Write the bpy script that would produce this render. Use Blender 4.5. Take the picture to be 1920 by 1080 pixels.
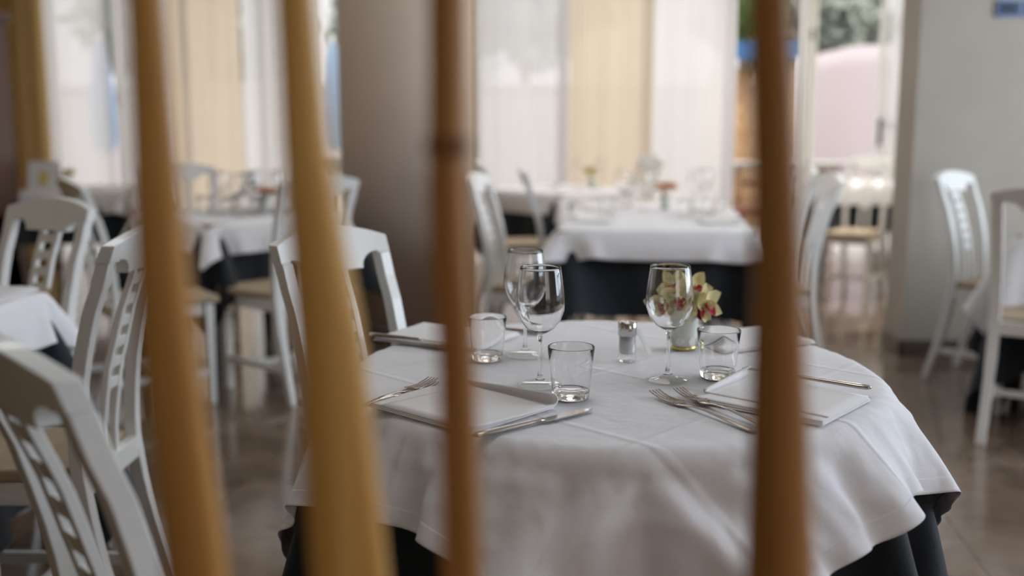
import bpy, bmesh, math, random
import numpy as np
from mathutils import Vector, Matrix, noise
random.seed(7)
R = math.radians
SC = bpy.context.scene
for o in list(bpy.data.objects): bpy.data.objects.remove(o)
COL = SC.collection

# ------------------------------------------------------------------ camera
cam_d = bpy.data.cameras.new('camera')
cam = bpy.data.objects.new('camera', cam_d); COL.objects.link(cam)
cam.location = (0, 0, 1.184)
cam.rotation_euler = (R(90) - math.atan(305/1920), 0, 0)
cam_d.lens = 36; cam_d.sensor_width = 36; cam_d.clip_start = 0.05; cam_d.clip_end = 200
cam_d.dof.use_dof = True; cam_d.dof.focus_distance = 1.64; cam_d.dof.aperture_fstop = 1.75
SC.camera = cam

# ------------------------------------------------------------------ world and lights
w = bpy.data.worlds.new('sky'); SC.world = w; w.use_nodes = True
bg = w.node_tree.nodes['Background']
nt_ = w.node_tree; tc_ = nt_.nodes.new('ShaderNodeTexCoord'); sx_ = nt_.nodes.new('ShaderNodeSeparateXYZ'); nt_.links.new(tc_.outputs['Generated'], sx_.inputs[0])
rp_ = nt_.nodes.new('ShaderNodeMapRange'); rp_.inputs['From Min'].default_value = .16; rp_.inputs['From Max'].default_value = .75   # overcast sky: bright overhead, paler at the horizon
rp_.inputs['To Min'].default_value = 1.14; rp_.inputs['To Max'].default_value = 3.6
nt_.links.new(sx_.outputs[2], rp_.inputs['Value']); nt_.links.new(rp_.outputs[0], bg.inputs[1])
bg.inputs[0].default_value = (1.0, 0.95, 0.97, 1)
SC.view_settings.view_transform = 'Standard'; SC.view_settings.look = 'None'
SC.view_settings.exposure = 0.0; SC.view_settings.gamma = 1
SC.cycles.max_bounces = 10; SC.cycles.transparent_max_bounces = 24
SC.cycles.sample_clamp_indirect = 4.0; SC.cycles.caustics_reflective = False; SC.cycles.caustics_refractive = False

def area(name, loc, rot, sx, sy, power, color, portal=False):
    d = bpy.data.lights.new(name, 'AREA'); d.shape = 'RECTANGLE'; d.size = sx; d.size_y = sy
    d.energy = power; d.color = color
    if portal: d.cycles.is_portal = True
    o = bpy.data.objects.new(name, d); COL.objects.link(o); o.location = loc; o.rotation_euler = rot
    return o
# daylight through the right wall window, then an added warm fill behind the camera
area('daylight_right', (4.72, 2.8, 1.75), (0, R(90), 0), 1.9, 3.6, 145, (0.70, 0.85, 1.0))
area('front_fill', (3.25, -3.1, 1.6), (R(90), 0, 0), 2.3, 1.9, 16, (1.0, 0.84, 0.76))
# added fill lights at ceiling height, out of view, brightening tables and floor
area('ceiling_fill_front', (.2, 2.1, 2.885), (0, 0, 0), .9, .9, 9, (0.96, 0.97, 1.0))
area('ceiling_fill_middle', (.5, 5.4, 2.885), (0, 0, 0), .9, .9, 9, (0.96, 0.98, 1.0))
area('ceiling_fill_left', (-1.9, 4.4, 2.885), (0, 0, 0), .9, .9, 13, (0.96, 0.98, 1.0))
area('ceiling_fill_doorway', (2.5, 6.7, 2.885), (0, 0, 0), .9, 1.2, 46, (1.0, 0.98, 0.90))
area('ceiling_fill_back', (.2, 7.6, 2.885), (0, 0, 0), 1.6, .9, 21, (0.96, 0.98, 1.0))
# the sky seen through the back windows and the terrace door
area('sky_back_west', (-2.7, 9.02, 1.45), (R(-90), 0, 0), 2.9, 2.7, 0, (1, 1, 1), True)
area('sky_back_east', (1.6, 9.02, 1.45), (R(-90), 0, 0), 3.9, 2.7, 0, (1, 1, 1), True)
sd_ = bpy.data.lights.new('sun', 'SUN'); sd_.energy = 2.2; sd_.angle = R(3); sd_.color = (1, .95, .88)
sun = bpy.data.objects.new('sun', sd_); COL.objects.link(sun); sun.rotation_euler = (R(-48), R(14), 0)

# ------------------------------------------------------------------ materials
def mat(name, color, rough=.6, metal=0, spec=.5, trans=0, ior=1.45, bump=0, bscale=40, var=0, vscale=6, sheen=0, coat=0, stretch=None):
    m = bpy.data.materials.new(name); m.use_nodes = True
    nt = m.node_tree; b = nt.nodes['Principled BSDF']
    b.inputs['Base Color'].default_value = (*color, 1); b.inputs['Roughness'].default_value = rough
    b.inputs['Metallic'].default_value = metal; b.inputs['Specular IOR Level'].default_value = spec
    b.inputs['Transmission Weight'].default_value = trans; b.inputs['IOR'].default_value = ior
    b.inputs['Sheen Weight'].default_value = sheen; b.inputs['Coat Weight'].default_value = coat
    tc = nt.nodes.new('ShaderNodeTexCoord'); mp = nt.nodes.new('ShaderNodeMapping')
    nt.links.new(tc.outputs['Object'], mp.inputs[0])
    if stretch: mp.inputs['Scale'].default_value = stretch
    if var:
        n = nt.nodes.new('ShaderNodeTexNoise'); n.inputs['Scale'].default_value = vscale; n.inputs['Detail'].default_value = 6
        nt.links.new(mp.outputs[0], n.inputs['Vector'])
        r = nt.nodes.new('ShaderNodeValToRGB'); r.color_ramp.elements[0].position = .3; r.color_ramp.elements[1].position = .7
        r.color_ramp.elements[0].color = (*[c*(1-var) for c in color], 1); r.color_ramp.elements[1].color = (*[min(1, c*(1+var)) for c in color], 1)
        nt.links.new(n.outputs['Fac'], r.inputs[0]); nt.links.new(r.outputs[0], b.inputs['Base Color'])
    if bump:
        n2 = nt.nodes.new('ShaderNodeTexNoise'); n2.inputs['Scale'].default_value = bscale; n2.inputs['Detail'].default_value = 4
        nt.links.new(mp.outputs[0], n2.inputs['Vector'])
        bp = nt.nodes.new('ShaderNodeBump'); bp.inputs['Strength'].default_value = bump; bp.inputs['Distance'].default_value = .01
        nt.links.new(n2.outputs['Fac'], bp.inputs['Height']); nt.links.new(bp.outputs[0], b.inputs['Normal'])
    return m

def cloth_mat(name, color, crease=0, weave=.15, rough=.75, hem=0):
    m = mat(name, color, rough, spec=.25, sheen=.15)
    nt = m.node_tree; b = nt.nodes['Principled BSDF']; N = nt.nodes.new; L = nt.links.new
    uv = N('ShaderNodeTexCoord'); sep = N('ShaderNodeSeparateXYZ'); L(uv.outputs['UV'], sep.inputs[0])
    nz = N('ShaderNodeTexNoise'); nz.inputs['Scale'].default_value = 900; L(uv.outputs['UV'], nz.inputs['Vector'])
    nz2 = N('ShaderNodeTexNoise'); nz2.inputs['Scale'].default_value = 5; nz2.inputs['Detail'].default_value = 5; L(uv.outputs['UV'], nz2.inputs['Vector'])
    total = N('ShaderNodeMath'); total.operation = 'MULTIPLY_ADD'
    L(nz.outputs['Fac'], total.inputs[0]); total.inputs[1].default_value = .0004*weave/.15; 
    k = N('ShaderNodeMath'); k.operation = 'MULTIPLY'; k.inputs[1].default_value = .012; L(nz2.outputs['Fac'], k.inputs[0]); L(k.outputs[0], total.inputs[2])
    last = total.outputs[0]
    if crease:
        for ax in (0, 1):
            for off in (.0, .295, -.295):
                s = N('ShaderNodeMath'); s.operation = 'SUBTRACT'; L(sep.outputs[ax], s.inputs[0]); s.inputs[1].default_value = off+.5
                a = N('ShaderNodeMath'); a.operation = 'ABSOLUTE'; L(s.outputs[0], a.inputs[0])
                mr = N('ShaderNodeMapRange'); mr.interpolation_type = 'SMOOTHSTEP'; L(a.outputs[0], mr.inputs['Value'])
                mr.inputs['From Min'].default_value = 0; mr.inputs['From Max'].default_value = .011
                mr.inputs['To Min'].default_value = crease*(1 if off == 0 else .8); mr.inputs['To Max'].default_value = 0
                ad = N('ShaderNodeMath'); ad.operation = 'ADD'; L(last, ad.inputs[0]); L(mr.outputs[0], ad.inputs[1]); last = ad.outputs[0]
    if hem:
        for ax in (0, 1):
            s = N('ShaderNodeMath'); s.operation = 'SUBTRACT'; L(sep.outputs[ax], s.inputs[0]); s.inputs[1].default_value = .5
            a = N('ShaderNodeMath'); a.operation = 'ABSOLUTE'; L(s.outputs[0], a.inputs[0])
            mr = N('ShaderNodeMapRange'); L(a.outputs[0], mr.inputs['Value'])
            mr.inputs['From Min'].default_value = hem-.026; mr.inputs['From Max'].default_value = hem-.0235
            mr.inputs['To Min'].default_value = 0; mr.inputs['To Max'].default_value = .0012
            ad = N('ShaderNodeMath'); ad.operation = 'ADD'; L(last, ad.inputs[0]); L(mr.outputs[0], ad.inputs[1]); last = ad.outputs[0]
    bp = N('ShaderNodeBump'); bp.inputs['Strength'].default_value = 1; bp.inputs['Distance'].default_value = 1.0
    L(last, bp.inputs['Height']); L(bp.outputs[0], b.inputs['Normal'])
    return m

def curtain_mat(name, color, see):
    m = bpy.data.materials.new(name); m.use_nodes = True; nt = m.node_tree; nt.nodes.clear(); N = nt.nodes.new; L = nt.links.new
    out = N('ShaderNodeOutputMaterial'); d = N('ShaderNodeBsdfDiffuse'); t = N('ShaderNodeBsdfTranslucent'); tr = N('ShaderNodeBsdfTransparent')
    tc = N('ShaderNodeTexCoord'); mp = N('ShaderNodeMapping'); mp.inputs['Scale'].default_value = (60, 60, .3); L(tc.outputs['Object'], mp.inputs[0])
    nz = N('ShaderNodeTexNoise'); nz.inputs['Scale'].default_value = 1.0; L(mp.outputs[0], nz.inputs['Vector'])
    cr = N('ShaderNodeValToRGB'); cr.color_ramp.elements[0].color = (*[c*.82 for c in color], 1); cr.color_ramp.elements[1].color = (*color, 1)
    cr.color_ramp.elements[0].position = .3; cr.color_ramp.elements[1].position = .65
    L(nz.outputs['Fac'], cr.inputs[0]); L(cr.outputs[0], d.inputs[0]); L(cr.outputs[0], t.inputs[0])
    a = N('ShaderNodeMixShader'); a.inputs[0].default_value = .68; L(d.outputs[0], a.inputs[1]); L(t.outputs[0], a.inputs[2])
    b = N('ShaderNodeMixShader'); b.inputs[0].default_value = see; L(a.outputs[0], b.inputs[1]); L(tr.outputs[0], b.inputs[2])
    L(cr.outputs[0], tr.inputs[0]); L(b.outputs[0], out.inputs[0])
    return m

def thin_glass(name, tint=(1, 1, 1)):
    m = bpy.data.materials.new(name); m.use_nodes = True; nt = m.node_tree; nt.nodes.clear(); N = nt.nodes.new; L = nt.links.new
    out = N('ShaderNodeOutputMaterial'); g = N('ShaderNodeBsdfGlossy'); g.inputs['Roughness'].default_value = .02
    tr = N('ShaderNodeBsdfTransparent'); tr.inputs[0].default_value = (*tint, 1)
    ge = N('ShaderNodeNewGeometry'); dt = N('ShaderNodeVectorMath'); dt.operation = 'DOT_PRODUCT'; L(ge.outputs['Incoming'], dt.inputs[0]); L(ge.outputs['Normal'], dt.inputs[1])
    ab = N('ShaderNodeMath'); ab.operation = 'ABSOLUTE'; L(dt.outputs['Value'], ab.inputs[0])
    om = N('ShaderNodeMath'); om.operation = 'SUBTRACT'; om.inputs[0].default_value = 1; L(ab.outputs[0], om.inputs[1])
    pw = N('ShaderNodeMath'); pw.operation = 'POWER'; L(om.outputs[0], pw.inputs[0]); pw.inputs[1].default_value = 4.8
    fr = N('ShaderNodeMath'); fr.operation = 'MULTIPLY_ADD'; L(pw.outputs[0], fr.inputs[0]); fr.inputs[1].default_value = .96; fr.inputs[2].default_value = .035
    mx = N('ShaderNodeMixShader'); L(fr.outputs[0], mx.inputs[0]); L(tr.outputs[0], mx.inputs[1]); L(g.outputs[0], mx.inputs[2]); L(mx.outputs[0], out.inputs[0])
    return m

def floor_mat():
    m = mat('marble_tile', (.2, .16, .13), .16, spec=.6, coat=.4); nt = m.node_tree; b = nt.nodes['Principled BSDF']; N = nt.nodes.new; L = nt.links.new
    tc = N('ShaderNodeTexCoord'); mp = N('ShaderNodeMapping'); L(tc.outputs['Object'], mp.inputs[0]); mp.inputs['Rotation'].default_value = (0, 0, R(8))
    br = N('ShaderNodeTexBrick'); L(mp.outputs[0], br.inputs['Vector']); br.offset = 0; br.squash = 1
    br.inputs['Scale'].default_value = 1; br.inputs['Brick Width'].default_value = .45; br.inputs['Row Height'].default_value = .45
    br.inputs['Mortar Size'].default_value = .003; br.inputs['Color1'].default_value = (.20, .148, .112, 1); br.inputs['Color2'].default_value = (.175, .13, .098, 1); br.inputs['Mortar'].default_value = (.08, .06, .045, 1)
    nz = N('ShaderNodeTexNoise'); nz.inputs['Scale'].default_value = 5; nz.inputs['Detail'].default_value = 8; nz.inputs['Distortion'].default_value = .8; L(tc.outputs['Object'], nz.inputs['Vector'])
    cr = N('ShaderNodeValToRGB'); cr.color_ramp.elements[0].color = (.72, .68, .64, 1); cr.color_ramp.elements[1].color = (1.15, 1.12, 1.08, 1); cr.color_ramp.elements[0].position = .35; cr.color_ramp.elements[1].position = .68
    L(nz.outputs['Fac'], cr.inputs[0])
    mx = N('ShaderNodeMixRGB'); mx.blend_type = 'MULTIPLY'; mx.inputs[0].default_value = 1; L(br.outputs['Color'], mx.inputs[1]); L(cr.outputs[0], mx.inputs[2]); L(mx.outputs[0], b.inputs['Base Color'])
    mr = N('ShaderNodeMapRange'); L(nz.outputs['Fac'], mr.inputs['Value']); mr.inputs['To Min'].default_value = .10; mr.inputs['To Max'].default_value = .24; L(mr.outputs[0], b.inputs['Roughness'])
    bp = N('ShaderNodeBump'); bp.inputs['Distance'].default_value = .002; bp.inputs['Strength'].default_value = .4; bp.invert = True; L(br.outputs['Fac'], bp.inputs['Height']); L(bp.outputs[0], b.inputs['Normal'])
    return m

def bamboo_mat(name, c0, c1):
    m = mat(name, c1, .5, spec=.25); nt = m.node_tree; b = nt.nodes['Principled BSDF']; N = nt.nodes.new; L = nt.links.new
    tc = N('ShaderNodeTexCoord'); mp = N('ShaderNodeMapping'); mp.inputs['Scale'].default_value = (90, 90, 2.5); L(tc.outputs['Object'], mp.inputs[0])
    nz = N('ShaderNodeTexNoise'); nz.inputs['Scale'].default_value = 1.2; nz.inputs['Detail'].default_value = 5; L(mp.outputs[0], nz.inputs['Vector'])
    cr = N('ShaderNodeValToRGB'); cr.color_ramp.elements[0].color = (*c0, 1); cr.color_ramp.elements[1].color = (*c1, 1); cr.color_ramp.elements[0].position = .3; cr.color_ramp.elements[1].position = .7
    L(nz.outputs['Fac'], cr.inputs[0]); L(cr.outputs[0], b.inputs['Base Color'])
    return m

M = dict(
    terrace_wall=mat('cream_plaster', (.72, .67, .58), .8),
    wall=mat('wall_plaster', (.41, .365, .31), .85, bump=.15, bscale=60, var=.05, vscale=3),
    ochre_wall=mat('ochre_plaster', (.60, .44, .22), .85, bump=.1, bscale=60, var=.04),
    column=mat('column_plaster', (.55, .44, .36), .55, bump=.1, bscale=50, var=.05, vscale=3),
    ceiling=mat('ceiling_paint', (.72, .69, .64), .9),
    skirting=mat('skirting_stone', (.10, .075, .065), .35, var=.2, vscale=20),
    floor=floor_mat(),
    frame=mat('white_frame', (.78, .79, .76), .4),
    metal_dark=mat('dark_metal', (.05, .05, .05), .4, metal=.6),
    chair=mat('white_lacquered_wood', (.80, .80, .785), .38, bump=.03, bscale=30, var=.03, vscale=8, coat=.2),
    seat=mat('beige_seat_fabric', (.40, .31, .215), .8, bump=.25, bscale=400, var=.06, vscale=30),
    white=cloth_mat('white_table_linen', (.82, .81, .84), crease=.0018, hem=.59),
    white_plain=cloth_mat('white_linen', (.82, .81, .84), crease=.001),
    napkin=cloth_mat('napkin_linen', (.82, .80, .80), weave=.2),
    dark=cloth_mat('charcoal_cloth', (.014, .019, .025)),
    black_wood=mat('black_table_leg', (.012, .011, .012), .4),
    wood_top=mat('table_board', (.3, .2, .12), .6, var=.15, vscale=5, stretch=(1, 12, 1)),
    dark_wood=mat('dark_cabinet_wood', (.085, .035, .025), .4, var=.3, vscale=4, stretch=(8, 8, .6)),
    steel=mat('steel', (.46, .40, .36), .2, metal=1),
    chrome=mat('chrome', (.58, .55, .54), .14, metal=1),
    glass=mat('solid_glass', (1, 1, 1), 0, trans=1, ior=1.48),
    thin=thin_glass('thin_glass', (.975, .985, .98)),
    pane=thin_glass('window_pane', (.97, .99, .98)),
    salt=mat('salt', (.85, .85, .86), .8, bump=.3, bscale=800),
    paper=mat('white_paper', (.85, .85, .84), .7),
    card_yellow=mat('yellow_print', (.75, .6, .15), .6),
    cup=mat('pale_green_ceramic', (.66, .71, .64), .3, coat=.5),
    gold=mat('gold_rim', (.75, .62, .22), .25, metal=.9),
    medallion=mat('medallion_relief', (.82, .83, .80), .4, var=.2, vscale=400),
    petal=mat('cream_orchid_petal', (.80, .74, .42), .55, var=.07, vscale=60),
    petal_edge=mat('orchid_lip', (.42, .02, .04), .5, var=.75, vscale=220),
    orange_petal=mat('peach_flower', (.75, .42, .24), .6, var=.25, vscale=60),
    yellow_petal=mat('yellow_flower', (.72, .62, .22), .6, var=.2, vscale=60),
    stem=mat('green_stem', (.16, .25, .06), .6),
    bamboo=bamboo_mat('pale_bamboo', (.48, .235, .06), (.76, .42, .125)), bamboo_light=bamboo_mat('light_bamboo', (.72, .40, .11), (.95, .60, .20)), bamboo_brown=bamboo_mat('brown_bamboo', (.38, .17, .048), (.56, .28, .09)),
    node=mat('bamboo_node', (.20, .09, .03), .6, var=.3, vscale=60),
    sheer=curtain_mat('sheer_white_curtain', (.80, .785, .80), .34),
    white_blind=curtain_mat('white_blind', (.78, .765, .77), .14),
    cream_blind=curtain_mat('cream_blind', (.70, .60, .485), .10),
    ochre_blind=curtain_mat('ochre_blind', (.60, .43, .19), .05),
    terrace=mat('terrace_stone', (.42, .40, .38), .7, var=.08, vscale=3),
    garden=mat('white_garden_wall', (.50, .455, .47), .85, bump=.2, bscale=30),
    canvas=mat('white_canvas', (.52, .47, .485), .8),
    blue_pale=mat('faded_blue_canvas', (.26, .38, .56), .7),
    blue=mat('blue_canvas', (.04, .16, .36), .7),
    straw=mat('straw_reed', (.62, .42, .22), .8, var=.5, vscale=14, stretch=(12, 1, .6)),
    wicker=mat('brown_wicker', (.22, .075, .04), .55, bump=.5, bscale=150),
    ledge=mat('grey_ledge', (.38, .38, .36), .6),
    leaf=mat('leaves', (.10, .20, .055), .7, var=.5, vscale=30),
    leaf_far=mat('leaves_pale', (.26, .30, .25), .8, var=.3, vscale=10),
    bark=mat('bark', (.16, .12, .08), .9, bump=.5, bscale=30),
    plate_blue=mat('dark_blue_plate', (.03, .06, .15), .3),
    plate_inner=mat('switch_grey', (.012, .016, .03), .35),
    plate_frame=mat('pale_blue_frame', (.25, .33, .50), .4),
)

# ------------------------------------------------------------------ mesh helpers
class MB:
    def __init__(s): s.v = []; s.f = []; s.sm = []
    def add(s, vs, fs, smooth=False):
        k = len(s.v); s.v += [tuple(v) for v in vs]; s.f += [tuple(i+k for i in f) for f in fs]; s.sm += [smooth]*len(fs)
    def box(s, x0, x1, y0, y1, z0, z1):
        s.add([(x0,y0,z0),(x1,y0,z0),(x1,y1,z0),(x0,y1,z0),(x0,y0,z1),(x1,y0,z1),(x1,y1,z1),(x0,y1,z1)],
              [(0,3,2,1),(4,5,6,7),(0,1,5,4),(1,2,6,5),(2,3,7,6),(3,0,4,7)])
    def tube(s, pts, rads, n=12, caps=True):
        vs = []; k = len(pts); pts = [Vector(p) for p in pts]
        if not hasattr(rads, '__len__'): rads = [rads]*k
        for i, p in enumerate(pts):
            d = (pts[min(i+1, k-1)] - pts[max(i-1, 0)]).normalized()
            a = Vector((0, 0, 1)) if abs(d.z) < .9 else Vector((0, 1, 0))
            u = d.cross(a).normalized(); v = d.cross(u).normalized()
            for j in range(n):
                t = 2*math.pi*j/n; vs.append(p + (u*math.cos(t) + v*math.sin(t))*rads[i])
        fs = [(i*n+j, i*n+(j+1) % n, (i+1)*n+(j+1) % n, (i+1)*n+j) for i in range(k-1) for j in range(n)]
        s.add(vs, fs, True)
        if caps: s.add(vs[:n], [tuple(range(n))]); s.add(vs[-n:], [tuple(range(n))[::-1]])
    def sweep(s, path, prof):           # path: [(centre, u, v)], prof: list of (a,b) -> closed section
        n = len(prof); vs = []
        for c, u, v in path:
            for a, b in prof: vs.append(Vector(c) + Vector(u)*a + Vector(v)*b)
        k = len(path); fs = [(i*n+j, i*n+(j+1) % n, (i+1)*n+(j+1) % n, (i+1)*n+j) for i in range(k-1) for j in range(n)]
        s.add(vs, fs); s.add(vs[:n], [tuple(range(n))[::-1]]); s.add(vs[-n:], [tuple(range(n))])
    def lathe(s, prof, n=40, c=(0, 0, 0), closed=False):
        vs = []
        for r, z in prof:
            for j in range(n):
                t = 2*math.pi*j/n; vs.append((c[0]+r*math.cos(t), c[1]+r*math.sin(t), c[2]+z))
        k = len(prof); rng = range(k) if closed else range(k-1)
        s.add(vs, [(i*n+j, i*n+(j+1) % n, ((i+1) % k)*n+(j+1) % n, ((i+1) % k)*n+j) for i in rng for j in range(n)], True)
    def prism(s, poly, fn, t0, t1):     # poly 2d, fn(a,b,t)->3d
        n = len(poly); vs = [fn(a, b, t0) for a, b in poly] + [fn(a, b, t1) for a, b in poly]
        s.add(vs, [tuple(range(n))[::-1], tuple(range(n, 2*n))] + [(i, (i+1) % n, n+(i+1) % n, n+i) for i in range(n)])
    def build(s, name, m, parent=None, bevel=0, merge=True, seg=2):
        me = bpy.data.meshes.new(name); me.from_pydata(s.v, [], s.f)
        me.polygons.foreach_set('use_smooth', s.sm); me.materials.append(m)
        bm = bmesh.new(); bm.from_mesh(me)
        if merge: bmesh.ops.remove_doubles(bm, verts=bm.verts, dist=1e-6)
        bmesh.ops.recalc_face_normals(bm, faces=bm.faces)
        if bevel:
            bevel *= .7
            es = [e for e in bm.edges if len(e.link_faces) == 2 and e.calc_face_angle(0) > .5]
            res = bmesh.ops.bevel(bm, geom=es, offset=bevel, segments=seg, affect='EDGES', clamp_overlap=True, profile=.5)
            for f in res['faces']: f.smooth = True
        bm.to_mesh(me); bm.free()
        o = bpy.data.objects.new(name, me); COL.objects.link(o)
        if parent: o.parent = parent
        return o

def tag(o, label, cat=None, group=None, kind=None):
    if label: o['label'] = label
    if cat: o['category'] = cat
    if group: o['group'] = group
    if kind: o['kind'] = kind
    return o
def empty(name, loc=(0, 0, 0), rz=0):
    o = bpy.data.objects.new(name, None); COL.objects.link(o); o.location = loc; o.rotation_euler = (0, 0, rz); o.empty_display_size = .1
    return o
def copy_tree(o, parent=None):
    c = o.copy(); COL.objects.link(c); c.parent = parent
    for ch in list(KIDS.get(o.name, ())): copy_tree(ch, c)
    return c
KIDS = {}
def index_kids():
    KIDS.clear()
    for o in bpy.data.objects:
        if o.parent: KIDS.setdefault(o.parent.name, []).append(o)
def struct(name, mb, m, parent=None, bevel=0):
    o = mb.build(name, m, parent, bevel)
    if not parent: o['kind'] = 'structure'
    return o

# ------------------------------------------------------------------ the room
b = MB(); b.box(-4.5, 4.9, -3.3, 9.0, -.1, 0); struct('floor', b, M['floor'])
b = MB(); b.box(-4.5, 4.9, -3.3, 9.0, 2.9, 3.0); struct('ceiling', b, M['ceiling'])
b = MB(); b.box(-4.5, -4.3, -3.3, 9.0, 0, 2.9); struct('wall_left', b, M['ochre_wall'])
b = MB(); b.box(4.6, 4.8, -3.3, .95, 0, 2.9); b.box(4.6, 4.8, 4.65, 5.2, 0, 2.9); b.box(4.6, 4.8, .95, 4.65, 0, .3); b.box(4.6, 4.8, .95, 4.65, 2.65, 2.9)
struct('wall_right', b, M['wall'])
b = MB(); b.box(-4.3, 2.0, -3.3, -3.1, 0, 2.9); b.box(4.5, 4.6, -3.3, -3.1, 0, 2.9); b.box(2.0, 4.5, -3.3, -3.1, 0, .6); b.box(2.0, 4.5, -3.3, -3.1, 2.6, 2.9)
struct('wall_front', b, M['wall'])
b = MB(); b.box(2.02, 4.8, 5.2, 5.45, 0, 2.9); struct('wall_partition', b, M['wall'])
b = MB(); b.box(2.0, 4.6, 5.185, 5.2, 0, .085); b.box(2.005, 2.02, 5.185, 5.45, 0, .085); struct('baseboard_partition', b, M['skirting'], bevel=.003)
b = MB(); b.box(3.46, 3.7, 5.45, 9.0, 0, 2.9); struct('wall_terrace_side', b, M['terrace_wall'])
# back wall: piers between the openings
b = MB(); b.box(-4.3, -3.93, 8.8, 9.0, 0, 2.9); b.box(-1.42, -.33, 8.8, 9.0, 0, 2.9); b.box(3.42, 3.46, 8.8, 9.0, 0, 2.9)
b.box(-3.93, -1.42, 8.8, 9.0, 2.75, 2.9); b.box(-.33, 3.42, 8.8, 9.0, 2.75, 2.9)
struct('wall_back', b, M['ochre_wall'])
b = MB(); b.lathe([(.001, 0), (.372, 0), (.372, 2.9), (.001, 2.9)], 72, (-.605, 5.9, 0)); struct('wall_column', b, M['column'])
b = MB(); b.lathe([(.373, 0), (.380, 0), (.380, .085), (.373, .085)], 72, (-.605, 5.9, 0), closed=True); struct('baseboard_column', b, M['skirting'])

def window(name, xs, z1=2.75):
    fr = MB(); fr.box(xs[0], xs[-1], 8.87, 8.93, 0, .07); fr.box(xs[0], xs[-1], 8.87, 8.93, z1-.07, z1)
    for x in xs: fr.box(x-.03, x+.03, 8.86, 8.94, .07, z1-.07)
    o = struct(name, fr, M['frame'], bevel=.004)
    for a, c in zip(xs, xs[1:]):
        p = MB(); p.box(a+.03, c-.03, 8.897, 8.903, .07, z1-.07); p.build('pane', M['pane'], o)
    return o
w1 = window('window_1', [-3.90, -3.33, -2.66, -2.05, -1.45])
h = MB(); h.box(-3.36, -3.33, 8.835, 8.86, 1.35, 1.50); h.box(-3.36, -3.345, 8.80, 8.84, 1.38, 1.40); h.build('window_handle', M['metal_dark'], w1, bevel=.003)
window('window_2', [-.30, .45, 1.17, 1.84])
# right-hand wall window, and an unseen one added behind the camera for the fill
fr = MB(); 
for y in (.95, 2.15, 3.4, 4.59): fr.box(4.66, 4.71, y, y+.06, .3, 2.65)
fr.box(4.66, 4.71, .95, 4.65, .3, .36); fr.box(4.66, 4.71, .95, 4.65, 2.59, 2.65); struct('window_3', fr, M['frame'])
fr = MB()
for x in (2.0, 3.22, 4.44): fr.box(x, x+.06, -3.23, -3.18, .6, 2.6)
fr.box(2.0, 4.5, -3.23, -3.18, .6, .66); fr.box(2.0, 4.5, -3.23, -3.18, 2.54, 2.6); struct('window_added', fr, M['frame'])
# open terrace door
fr = MB(); fr.box(1.84, 1.90, 8.86, 8.94, 0, 2.75); fr.box(3.36, 3.42, 8.80, 8.94, 0, 2.75); fr.box(1.90, 3.36, 8.86, 8.94, 2.69, 2.75)
d1 = struct('door_1', fr, M['frame'], bevel=.004)
lf = MB(); lf.box(2.415, 2.455, 8.62, 8.90, 0.01, 2.68); lf.box(2.47, 2.515, 8.64, 8.90, 0.01, 2.68)
lf.build('door_leaf', M['frame'], d1, bevel=.006)
hg = MB(); 
for z in (.82, 1.92): hg.box(2.452, 2.474, 8.60, 8.63, z-.04, z+.04)
hg.build('hinge', M['metal_dark'], d1, bevel=.003)
lf2 = MB(); lf2.box(3.10, 3.14, 8.80, 8.85, .01, 2.68); lf2.box(3.28, 3.35, 8.80, 8.85, .01, 2.68); lf2.box(3.14, 3.28, 8.80, 8.85, .01, .12); lf2.box(3.14, 3.28, 8.80, 8.85, 2.6, 2.68)
l2 = lf2.build('door_leaf', M['frame'], d1, bevel=.006)
gp = MB(); gp.box(3.14, 3.28, 8.82, 8.826, .12, 2.6); gp.build('pane', M['pane'], l2)
hd = MB(); hd.box(3.105, 3.135, 8.775, 8.80, 1.02, 1.24); hd.tube([(3.12, 8.78, 1.2), (3.12, 8.74, 1.2), (3.22, 8.74, 1.2)], .009, 8); hd.build('door_handle', M['metal_dark'], l2)

# hanging panel curtains
def curtain(x0, x1, m, y, label, folds=0, z1=2.72, z0=.02):
    n = max(12, int((x1-x0)/.012)); k = 14; vs = []
    for j in range(k+1):
        z = z0 + (z1-z0)*j/k
        for i in range(n+1):
            x = x0 + (x1-x0)*i/n
            vs.append((x, y + folds*math.sin(x*38+math.sin(z*1.5)*.3) * (.6+.4*math.sin(x*9)), z))
    mb = MB(); mb.add(vs, [(j*(n+1)+i, j*(n+1)+i+1, (j+1)*(n+1)+i+1, (j+1)*(n+1)+i) for j in range(k) for i in range(n)], True)
    root = empty('panel_curtain', ((x0+x1)/2, y, z0)); tag(root, label, 'curtain')
    o = mb.build('curtain_panel', m, root); o.matrix_parent_inverse = Matrix.Translation(-Vector(root.location))
    rr = MB(); rr.box(x0, x1, y-.012, y+.012, z1, z1+.028); q = rr.build('curtain_rail', M['frame'], root); q.matrix_parent_inverse = Matrix.Translation(-Vector(root.location))
    bb = MB(); bb.box(x0, x1, y-.006, y+.006, z0-.008, z0+.012); q = bb.build('weight_bar', m, root); q.matrix_parent_inverse = Matrix.Translation(-Vector(root.location))
curtain(-4.22, -3.86, M['ochre_blind'], 8.66, 'ochre hanging curtain panel in the corner beside the dark display cabinet', .006)
curtain(-3.94, -3.36, M['sheer'], 8.72, 'white curtain panel beside the corner ochre curtain, behind the small corner table', .006)
curtain(-3.33, -2.86, M['sheer'], 8.76, 'white curtain panel between the window handle and the first cream curtain', .02)
curtain(-2.86, -2.24, M['cream_blind'], 8.66, 'cream curtain panel with a bright lower patch, above the table crowded with glasses', .004)
curtain(-2.24, -1.62, M['white_blind'], 8.72, 'white curtain panel between the first cream curtain and the gap by the round column', .004)
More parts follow.
